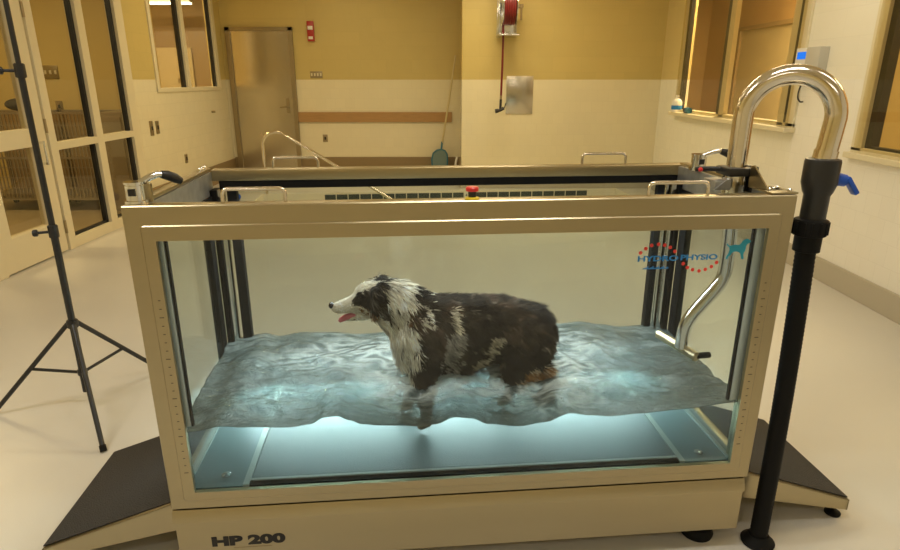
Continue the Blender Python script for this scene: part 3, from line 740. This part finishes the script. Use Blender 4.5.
# fur: short lying hairs, longer on ruff, ears, breeches
dm.calc_loop_triangles()
tris = dm.loop_triangles; areas = [t.area for t in tris]
rng = random.Random(3)
pick = rng.choices(range(len(tris)), weights=areas, k=42000)
fv, ff, fc = [], [], []
for ti in pick:
    t = tris[ti]; a, b_, c_ = (dm.vertices[i] for i in t.vertices)
    r1, r2 = rng.random(), rng.random()
    if r1 + r2 > 1: r1, r2 = 1 - r1, 1 - r2
    p = a.co + (b_.co - a.co) * r1 + (c_.co - a.co) * r2
    nrm = (a.normal + b_.normal + c_.normal).normalized()
    u, w_, z = p
    if z < .44: continue
    head = u < .655
    if head and u < .545: ln = .006
    elif head and abs(w_ - .315) > .04: ln = .030
    elif head: ln = .013
    elif u < .76: ln = .036
    elif u > 1.15: ln = .034
    else: ln = .024
    ln *= .55 + .9 * rng.random()
    # lay direction: back along the body and down
    if head: d = Vector((.6, 0, -.8)) if abs(w_ - .315) > .035 else Vector((1, 0, -.1))
    elif u < .75: d = Vector((.55, 0, -.9))
    elif z > .78: d = Vector((1, 0, -.15))
    else: d = Vector((.75, 0, -.7))
    d += Vector((rng.uniform(-.35, .35), rng.uniform(-.35, .35), rng.uniform(-.35, .35)))
    d = (d - nrm * d.dot(nrm)); d = d.normalized() if d.length > 1e-4 else Vector((1, 0, 0))
    d = (d + nrm * rng.uniform(.12, .52)).normalized()
    sd = d.cross(nrm).normalized() * (.0010 + .0012 * rng.random())
    q = p - nrm * .001; mid = p + d * ln * .55; tip = p + d * ln - nrm * ln * .12
    i0 = len(fv); fv += [q - sd, q + sd, mid + sd * .8, mid - sd * .8, tip]
    ff += [(i0, i0 + 1, i0 + 2, i0 + 3), (i0 + 3, i0 + 2, i0 + 4)]
    col = coat_color(p); f_ = (.75 + .9 * rng.random()) * (1 + .7 * noise.noise(p * 45) + .5 * noise.noise(p * 18)); fc += [(*[min(1, x * f_) for x in col], 1)] * 5
fm_ = bpy.data.meshes.new('coat_fur'); fm_.from_pydata([v - DC for v in fv], [], ff)
fa = fm_.color_attributes.new('coat', 'FLOAT_COLOR', 'POINT')
for i, c in enumerate(fc): fa.data[i].color = c
fm_.materials.append(cf)
dm.transform(Matrix.Translation(-DC)); dm.name = 'dog'; dm.materials.clear(); dm.materials.append(cm)
for p in dm.polygons: p.use_smooth = True
dog = bpy.data.objects.new('dog', dm); COL.objects.link(dog)
dog.location = tw(*DC); dog.rotation_euler = (0, 0, TR)
tag(dog, 'dark merle shepherd dog with white ruff wading in the glass tank', 'dog')
fo = bpy.data.objects.new('fur_coat', fm_); COL.objects.link(fo); fo.parent = dog
dl = lambda *p: Vector(p) - DC
nb = MB(); nb.sph(dl(.4705, .3075, .795), .0125, (.8, 1.1, .85)); nb.build('nose', P('wet_nose', (.02, .014, .012), .25), dog)
for s in (-1, 1):
    e = MB(); e.sph(dl(.567, .3145 + s * .0315, .828), .0075, (.9, .7, .9)); e.build('eye', P('dog_eye', (.012, .008, .006), .08), dog)
tb = MB(); tb.tube([dl(.580, .314, .768), dl(.545, .313, .758), dl(.515, .311, .750), dl(.498, .310, .742), dl(.492, .3095, .736)], .01, 12, radii=[.010, .0115, .011, .009, .005])
tg = tb.build('tongue', P('pink_tongue', (.62, .16, .19), .3), dog)
mb_ = MB(); mb_.sph(dl(.556, .3135, .770), .02, (1.5, .62, .55)); mb_.build('mouth', P('mouth_dark', (.06, .02, .02), .4), dog)
#@@DOG_END
#@@PROPS
# ================================================================== RAMPS either side of the tank
def ramp(side, label):
    r = empty('ramp', tw(0 if side < 0 else TL, .35, 0), label, 'ramp', rz=TR)
    y0, y1 = .085 - .35, .612 - .35; s = side
    X = lambda d: s * d
    sk = MB(); sk.prism([(X(.014), .234), (X(.458), .082), (X(.458), .040), (X(.014), .130)], 'y', y0, y0 + .006)
    sk.prism([(X(.014), .234), (X(.458), .082), (X(.458), .040), (X(.014), .130)], 'y', y1 - .006, y1)
    sk.prism([(X(.452), .084), (X(.458), .082), (X(.458), .040), (X(.452), .041)], 'y', y0, y1)
    sk.prism([(X(.014), .234), (X(.458), .082), (X(.458), .078), (X(.014), .230)], 'y', y0, y1)
    sk.build('ramp_frame', 'steel', r, False)
    mt = MB(); mt.prism([(X(.014), .2370), (X(.460), .0860), (X(.460), .0830), (X(.014), .2340)], 'y', y0 + .012, y1 - .001)
    mt.build('rubber_mat', 'mat', r, False)
    for y in (y0 + .035, y1 - .035):
        ft = MB(); ft.lathe([(.026, 0), (.027, .006), (.018, .013), (.006, .016), (.006, .052)], (X(.435), y, 0)); ft.build('ramp_foot', 'rubber', r)
    return r
ramp(-1, 'black rubber topped steel ramp to the left of the tank beside the light stand')
ramp(1, 'black rubber topped steel ramp to the right of the tank beyond the black hose')

# ================================================================== FILL PIPE: gooseneck, valve, hose, inner spreader
fp = empty('fill_pipe', tw(1.888, .01, 0), 'steel gooseneck pipe on a black hose with blue valve handle at tank right', 'pipe', rz=TR)
F = lambda u, w, z: Vector((u - 1.888, w - .01, z))
A, B_ = Vector((1.722, .185, 0)), Vector((1.914, .052, 0)); cen = (A + B_) / 2; ax = (B_ - A).normalized(); rad = (B_ - A).length / 2
zc = 1.398
pts = [F(A.x, A.y, TZ - .03), F(A.x, A.y, 1.31)] + [F(cen.x + ax.x * rad * cos(a), cen.y + ax.y * rad * cos(a), zc + rad * sin(a)) for a in [pi - pi * i / 24 for i in range(25)]] + [F(1.908, .05, 1.35), F(1.901, .05, 1.285)]
MB().tube(pts, .0285, 24).build('gooseneck', 'pipe', fp)
MB().tube([F(1.904, .05, 1.312), F(1.901, .05, 1.284)], .0315, 24).build('pipe_ferrule', 'pipe', fp)
q = [F(1.722, .19, TZ - .02), F(1.742, .20, 1.05), F(1.748, .205, .93), F(1.744, .208, .885), F(1.728, .212, .848), F(1.700, .218, .805), F(1.672, .224, .762), F(1.656, .229, .728), F(1.649, .232, .695), F(1.647, .234, .632)]
def smooth(pts, k=5):
    out = []
    n = len(pts)
    for i in range(n - 1):
        p0, p1, p2, p3 = pts[max(0, i - 1)], pts[i], pts[i + 1], pts[min(n - 1, i + 2)]
        for j in range(k):
            t = j / k
            out.append(.5 * ((2 * p1) + (p2 - p0) * t + (2 * p0 - 5 * p1 + 4 * p2 - p3) * t * t + (3 * p1 - p0 - 3 * p2 + p3) * t ** 3))
    out.append(pts[-1]); return out
MB().tube(smooth([Vector(p) for p in q]), .0215, 20).build('drop_pipe', 'chrome', fp)
MB().cyl(F(1.616, .35, .632), F(1.678, .178, .618), .0165, bev=.003).build('spreader_bar', 'steel', fp)
MB().cyl(F(1.678, .186, .620), F(1.728, .190, .620), .0105, bev=.002).build('spreader_plug', 'rubber', fp)
v = MB(); v.lathe([(.034, .105), (.045, .102), (.047, .095), (.047, .035), (.040, .010), (.0345, 0), (.0345, -.07)][::-1], F(1.899, .05, 1.185))
v.build('valve_body', 'black', fp)
vh = MB(); vh.cyl(F(1.935, .046, 1.232), F(1.972, .040, 1.226), .019, .017, bev=.003); vh.box(-.007, .007, -.012, .012, -.03, .03, .004, Matrix.Translation(F(1.985, .034, 1.213)) @ Matrix.Rotation(R(-38), 4, 'Y'))
vh.build('valve_handle', 'blue', fp)
un = MB()
un.lathe([(.036, -.004), (.045, 0), (.047, .006), (.047, .040), (.044, .046), (.035, .048)], F(1.895, .048, 1.068), 28)
for k in range(14): un.box(-.003, .003, .044, .0495, .004, .042, 0, Matrix.Translation(F(1.895, .048, 1.068)) @ Matrix.Rotation(2 * pi * k / 14, 4, 'Z'))
un.lathe([(.034, .0), (.037, .002), (.037, .05), (.034, .052)], F(1.895, .047, 1.018))
un.build('union_nut', 'rubber', fp)
hp_ = []; hr = []
n = 150
for i in range(n + 1):
    t = i / n; z = 1.02 - t * 1.0
    hp_.append(F(1.895 - .008 * t, .047 - .040 * t - .010 * sin(pi * t), z)); hr.append(.0285 if i % 2 else .0268)
MB().tube(hp_, .03, 20, radii=hr).build('hose', 'rubber', fp)
MB().lathe([(.052, 0), (.054, .008), (.040, .022), (.032, .034)], F(1.887, .006, 0)).build('hose_foot', 'rubber', fp)

# ================================================================== LIGHT STAND
ls = empty('light_stand', (-1.72, 2.55, 0), 'black tripod light stand standing in front of the glazed doors', 'light stand')
p = MB(); p.cyl((0, 0, .10), (0, 0, .90), .0150); p.build('pole', 'black', ls)
MB().cyl((0, 0, .88), (0, 0, 1.56), .0125).build('pole_section', 'black', ls)
MB().cyl((0, 0, 1.54), (0, 0, 2.35), .0100).build('pole_section', 'black', ls)
for z, sg in ((.875, -1), (1.535, -1)):
    c_ = MB(); c_.cyl((0, 0, z - .028), (0, 0, z + .028), .020, bev=.003); co = c_.build('collar', 'black', ls)
    k_ = MB(); k_.cyl((-.015, -.012, z), (-.05, -.03, z), .006); k_.cyl((-.048, -.03, z), (-.066, -.038, z), .015, bev=.003); k_.build('collar_knob', 'black', co)
MB().cyl((0, 0, .425), (0, 0, .462), .024, bev=.003).build('hub', 'black', ls)
MB().cyl((0, 0, .185), (0, 0, .215), .021, bev=.003).build('brace_collar', 'black', ls)
for ang in (-53.8, 66.4, 186.4):
    dx, dy = cos(R(ang)), sin(R(ang)); rr = .425
    l = MB(); l.tube([(dx * .022, dy * .022, .442), (dx * rr, dy * rr, .012)], .0105, 10); lo = l.build('leg', 'black', ls)
    MB().cyl((dx * (rr - .012), dy * (rr - .012), .024), (dx * (rr + .004), dy * (rr + .004), .004), .0135).build('leg_tip', 'rubber', lo)
    t = .52; MB().tube([(dx * .02, dy * .02, .20), (dx * rr * t, dy * rr * t, .442 - (.43) * t + .008)], .0075, 8).build('brace', 'black', ls)

# caster at the left edge
ca_ = empty('caster_wheel', (-2.47, 2.93, 0), 'small grey caster wheel on the floor left of the light stand', 'caster')
w_ = MB(); w_.cyl((-.012, 0, .036), (.012, 0, .036), .036, bev=.004, n=24); w_.build('wheel', 'rubber', ca_)
w_ = MB(); w_.cyl((-.0135, 0, .036), (.0135, 0, .036), .022, n=20); w_.build('wheel_hub', 'brass', ca_)
w_ = MB(); w_.box(-.020, -.016, -.014, .014, .03, .09); w_.box(.016, .020, -.014, .014, .03, .09); w_.box(-.02, .02, -.016, .016, .086, .095); w_.cyl((0, 0, .09), (0, 0, .13), .008); w_.build('fork', 'chrome', ca_)

# ================================================================== BACK WALL
fa_ = empty('fire_alarm', (-2.14, YB, 2.21), 'red fire alarm strobe on the yellow wall right of the steel door', 'fire alarm')
MB().box(-.052, .052, -.05, 0, -.145, .145, .008).build('alarm_housing', 'red', fa_)
MB().box(-.038, .038, -.062, -.05, .02, .075, .004).build('strobe_lens', 'white', fa_)
MB().box(-.034, .034, -.058, -.05, -.115, -.075, .004).build('sounder_grille', 'white', fa_)
def plate(name, loc, sx, sz, axis, label, cat, n=1, group=None, mat='brass'):
    o = empty(name, loc, label, cat, group)
    def bx(a0, a1, d0, d1, z0, z1, b=.0): return MB().box(a0, a1, -d1, -d0, z0, z1, b) if axis == 'x' else MB().box(d0 * axis, d1 * axis, a0, a1, z0, z1, b) if axis > 0 else MB().box(-d1, -d0, a0, a1, z0, z1, b)
    bx(-sx / 2, sx / 2, 0, .012, -sz / 2, sz / 2, .002).build('plate', mat, o)
    for i in range(n):
        c0 = -sx / 2 + sx * (i + .5) / n
        bx(c0 - .012, c0 + .012, .010, .018, -.022, .022, .001).build('switch', 'dark' if n < 3 else 'frame', o)
    return o
plate('switch_plate', (-2.10, YB, 1.578), .19, .10, 'x', 'metal four gang switch plate under the red fire alarm', 'switch plate', 4)
plate('outlet_plate', (-2.02, YB, .60), .075, .115, 'x', 'metal outlet plate below the wooden rail on the back wall', 'outlet')
plate('outlet_plate', (XL, 7.32, .955), .072, .17, 1, 'narrow metal outlet plate on the left tiled wall, nearer of two', 'outlet')
plate('outlet_plate', (XL, 7.47, .955), .072, .15, 1, 'narrow metal outlet plate on the left tiled wall, farther of two', 'outlet')
plate('outlet_plate', (XL, 8.16, .50), .07, .115, 1, 'low metal outlet plate on the left tiled wall under the window', 'outlet')
hk = MB().cyl((XL, 9.26, 1.05), (XL + .05, 9.26, 1.05), .016); tag(hk.build('wall_hook', 'brass'), 'small dark hook on the tiled wall left of the steel door', 'hook')

hr_ = empty('hose_reel', (.77, YC, 2.30), 'red hose reel in a chrome bracket hanging on the yellow wall', 'hose reel')
b = MB(); b.box(-.145, .125, -.40, -.02, -.255, -.235, .003); b.box(-.145, -.120, -.30, -.20, -.24, .34, .003); b.box(-.145, .125, -.03, 0, -.255, .34, .004); b.build('reel_bracket', 'chrome', hr_)
for x in (-.095, .082): MB().cyl((x, -.25, .10), (x + .013, -.25, .10), .225, n=40, bev=.003).build('reel_flange', 'chrome' if x < 0 else 'pipe', hr_)
h = MB()
for i in range(5):
    x = -.062 + i * .030; b2 = [(x, -.25 + .205 * cos(a), .10 + .205 * sin(a)) for a in [2 * pi * k / 40 for k in range(41)]]
    h.tube(b2, .0165, 10, cap=False)
h.build('hose_coil', 'orange', hr_)
MB().cyl((-.14, -.25, .10), (-.105, -.25, .10), .05, bev=.005).build('reel_hub', 'black', hr_)
a_2 = MB(); a_2.cyl((.09, -.25, .10), (.16, -.25, .10), .02); a_2.cyl((.155, -.25, .12), (.155, -.25, -.06), .014); a_2.cyl((.155, -.25, .09), (.155, -.25, .13), .028); a_2.build('reel_inlet', 'brass', hr_)
MB().tube([(-.075, -.25, -.10), (-.072, -.26, -.30), (-.074, -.26, -.60), (-.082, -.26, -1.00)], .0145, 10).build('hanging_hose', 'orange', hr_)
g = MB(); g.cyl((-.082, -.26, -1.0), (-.083, -.26, -1.05), .016); g.build('hose_fitting', 'brass', hr_)
g = MB(); g.cyl((-.083, -.26, -1.05), (-.088, -.26, -1.20), .017); g.tube([(-.125, -.27, -1.20), (-.088, -.26, -1.19), (-.04, -.25, -1.165)], .022, 10); g.tube([(-.03, -.25, -1.165), (-.015, -.25, -1.10)], .007, 8); g.cyl((-.155, -.275, -1.205), (-.12, -.268, -1.198), .028); g.build('spray_gun', 'black', hr_)

ap = empty('access_panel', (.965, YC, 1.30), 'square stainless access panel on the tiled wall beside the hanging hose', 'wall panel')
MB().box(-.185, .185, -.012, 0, -.255, .250, .003).build('panel_frame', 'steel_door', ap)
MB().box(-.150, .160, -.018, -.012, -.225, .220, .002).build('panel_door', 'steel_door', ap)

# handrail dropping into the pool
hd = MB(); pts = [(-2.53, 8.3, PZ), (-2.53, 8.3, .66)] + [(-2.53 + .17 - .17 * cos(a), 8.3, .66 + .17 * sin(a)) for a in [pi / 2 * i / 8 for i in range(1, 7)]]
pts += [(-2.41, 8.3, .822), (-2.33, 8.3, .835), (-2.25, 8.3, .812), (-2.15, 8.3, .752), (-.62, 8.3, -.20), (-.30, 8.3, -.42), (-.26, 8.3, -.50), (-.26, 8.3, PZ)]
hd.tube(smooth([Vector(p) for p in pts], 3), .021, 14)
tag(hd.build('pool_handrail', 'pipe'), 'bent stainless handrail sloping down into the pool before the steel door', 'handrail')

# skimmer net leaning in the corner
sn = empty('skimmer_net', (-.16, 9.84, 0), 'blue skimmer net on a long pale pole leaning in the back corner', 'pool net')
MB().tube([(.035, -.01, .54), (.145, .0, 1.20), (.245, .06, 1.86)], .0145, 10).build('net_pole', 'pole', sn)
ring = [(-.125, -.02, .16), (-.135, -.02, .28), (-.11, -.02, .38), (-.05, -.02, .43), (.02, -.015, .44), (.08, -.02, .42), (.115, -.02, .36), (.12, -.02, .26), (.105, -.02, .01), (-.115, -.02, .01), (-.125, -.02, .16)]
r_ = MB(); r_.tube([Vector(p) for p in ring], .012, 8); r_.tube([(.02, -.015, .43), (.035, -.01, .56)], .015, 8); r_.build('net_rim', 'teal', sn)
MB().prism([(p[0], p[2]) for p in ring[:-1]], 'y', -.018, -.014).build('net_mesh', P('net_fabric', (.18, .26, .25), .7), sn, False)
sb = empty('scrub_brush', (.06, 9.50, 0), 'scrub brush with a pale handle standing beside the blue net', 'brush')
MB().box(-.07, .07, -.03, .03, 0, .10, .006).build('brush_head', 'dark', sb)
MB().tube([(.0, 0, .10), (.05, .01, .36)], .018, 10).build('brush_handle', 'white', sb)

# pool toys afloat
for x, y, m_, lb in ((-1.80, 7.9, 'redbright', 'small red float in the pool beside the dark tiles'), (-2.78, 7.80, 'blue', 'small blue float on the floor beside the pool corner')):
    t = MB(); zb = -.205 if m_ == 'redbright' else 0
    t.sph((x, y, zb + .05), .05, (1.1, 1, .98)); tag(t.build('pool_float', m_), lb, 'pool toy')

# ================================================================== RIGHT WALL
th = empty('thermostat', (XR, 5.10, 1.66), 'white thermostat with a blue screen on the pillar between the windows', 'thermostat')
MB().box(-.055, 0, .02, .20, -.085, .085, .005).build('housing', 'white', th)
MB().box(-.060, -.055, .05, .17, .0, .055, .001).build('display', 'screen', th)
MB().box(-.075, 0, -.17, .015, -.10, .085, .003).build('relay_box', P('grey_box', (.55, .53, .47), .4), th)
MB().tube(smooth([Vector(p) for p in [(-.03, .03, -.085), (-.03, .06, -.15), (-.03, .11, -.24), (-.035, .10, -.30), (-.04, .05, -.33), (-.04, .01, -.33)]], 4), .006, 8).build('cable', 'dark', th)
jg = empty('jug', (XR - .05, 7.90, 1.115), 'white plastic jug with a blue label on the right window sill', 'jug')
j = MB(); j.lathe([(.058, 0), (.064, .01), (.064, .12), (.050, .15), (.022, .168), (.022, .18)], (0, 0, 0)); j.build('jug_body', 'white', jg)
MB().lathe([(.025, 0), (.025, .022), (.02, .026)], (0, 0, .178)).build('jug_cap', 'white', jg)
MB().lathe([(.0652, 0), (.0652, .05)], (0, 0, .03)).build('jug_label', 'blueprint', jg)
tr_ = empty('tape_roll', (XR - .05, 7.50, 1.115), 'teal and black tape roll beside the jug on the window sill', 'tape')
MB().cyl((0, -.04, .035), (0, .04, .035), .035, bev=.004).build('roll', 'teal', tr_)
MB().cyl((0, .04, .035), (0, .10, .035), .034, bev=.004).build('roll_end', 'black', tr_)

# ================================================================== KENNEL ROOM
def cage(x0, x1, label, grp=None):
    yk = 7.10; c0 = (x0 + x1) / 2; w2 = (x1 - x0) / 2
    o = empty('kennel_cage', (c0, yk, 0), label, 'cage')
    fr = MB()
    for a in (-w2, w2 - .025):
        for y in (0, .60): fr.box(a, a + .025, y, y + .025, .08, 1.15, .002)
    for z in (.14, 1.125): fr.box(-w2, w2, 0, .025, z, z + .025, .002); fr.box(-w2, w2, .60, .625, z, z + .025, .002)
    fr.box(-w2, w2, 0, .025, .62, .645)
    fr.build('cage_frame', 'wire', o)
    wr = MB(); n = int((x1 - x0) / .042)
    for i in range(1, n):
        x = -w2 + (x1 - x0) * i / n; wr.box(x - .006, x + .006, .006, .016, .15, 1.14)
    for z in (.28, .40, .52, .76, .88, 1.0): wr.box(-w2, w2, .008, .014, z, z + .008)
    wr.build('wire_front', 'wire', o, False)
    MB().box(-w2 + .003, w2 - .003, .02, .62, .145, .18).build('cage_tray', 'wire', o, False)
    MB().box(-w2, w2, .622, .628, .15, 1.14).build('cage_back', 'paint_dark', o, False)
    for a in (-w2 + .05, w2 - .05):
        for y in (.05, .55): MB().cyl((a - .012, y, .042), (a + .012, y, .042), .040).build('caster', 'rubber', o)
    return o
cage(-5.60, -4.83, 'wire kennel cage seen through the glazed door, under the dark bag')
cage(-4.81, -4.04, 'wire kennel cage behind the fixed glazing right of the door')
kb = empty('steel_cabinet', (-3.87, 7.10, 0), 'plain grey cabinet beside the wire cages in the kennel room', 'cabinet')
MB().box(-.13, .13, 0, .6, .02, 1.15, .006).build('cabinet_body', 'wire', kb)
MB().box(-.11, .11, -.012, 0, .08, 1.10, .004).build('cabinet_door', 'wire', kb)
bg = MB(); bg.sph((-5.02, 7.35, 1.225), .10, (1.9, 1.2, .75)); bg.sph((-4.88, 7.32, 1.20), .07, (1.6, 1.2, .72)); tag(bg.build('bag', 'dark'), 'dark bag lying on top of the left kennel cage', 'bag')
plate('switch_plate', (-4.95, 7.9, 1.59), .19, .16, 'x', 'large metal switch plate on the kennel room wall', 'switch plate', 3)
plate('switch_plate', (-4.92, 7.9, 1.18), .085, .14, 'x', 'single switch plate above the wire cages', 'switch plate', 1)
cl = empty('ceiling_light', (-4.62, 10.6, 2.66), 'lit fluorescent light seen through the left interior window', 'ceiling light')
MB().box(-.45, .45, -.07, .07, .03, .08, .004).build('light_housing', 'white', cl)
MB().box(-.44, .44, -.055, .055, 0, .03, .004).build('light_tube', 'tube', cl)
for x in (-.3, .3): MB().cyl((x, 0, .08), (x, 0, ZC - 2.66), .006).build('hanger', 'white', cl)
#@@PROPS_END
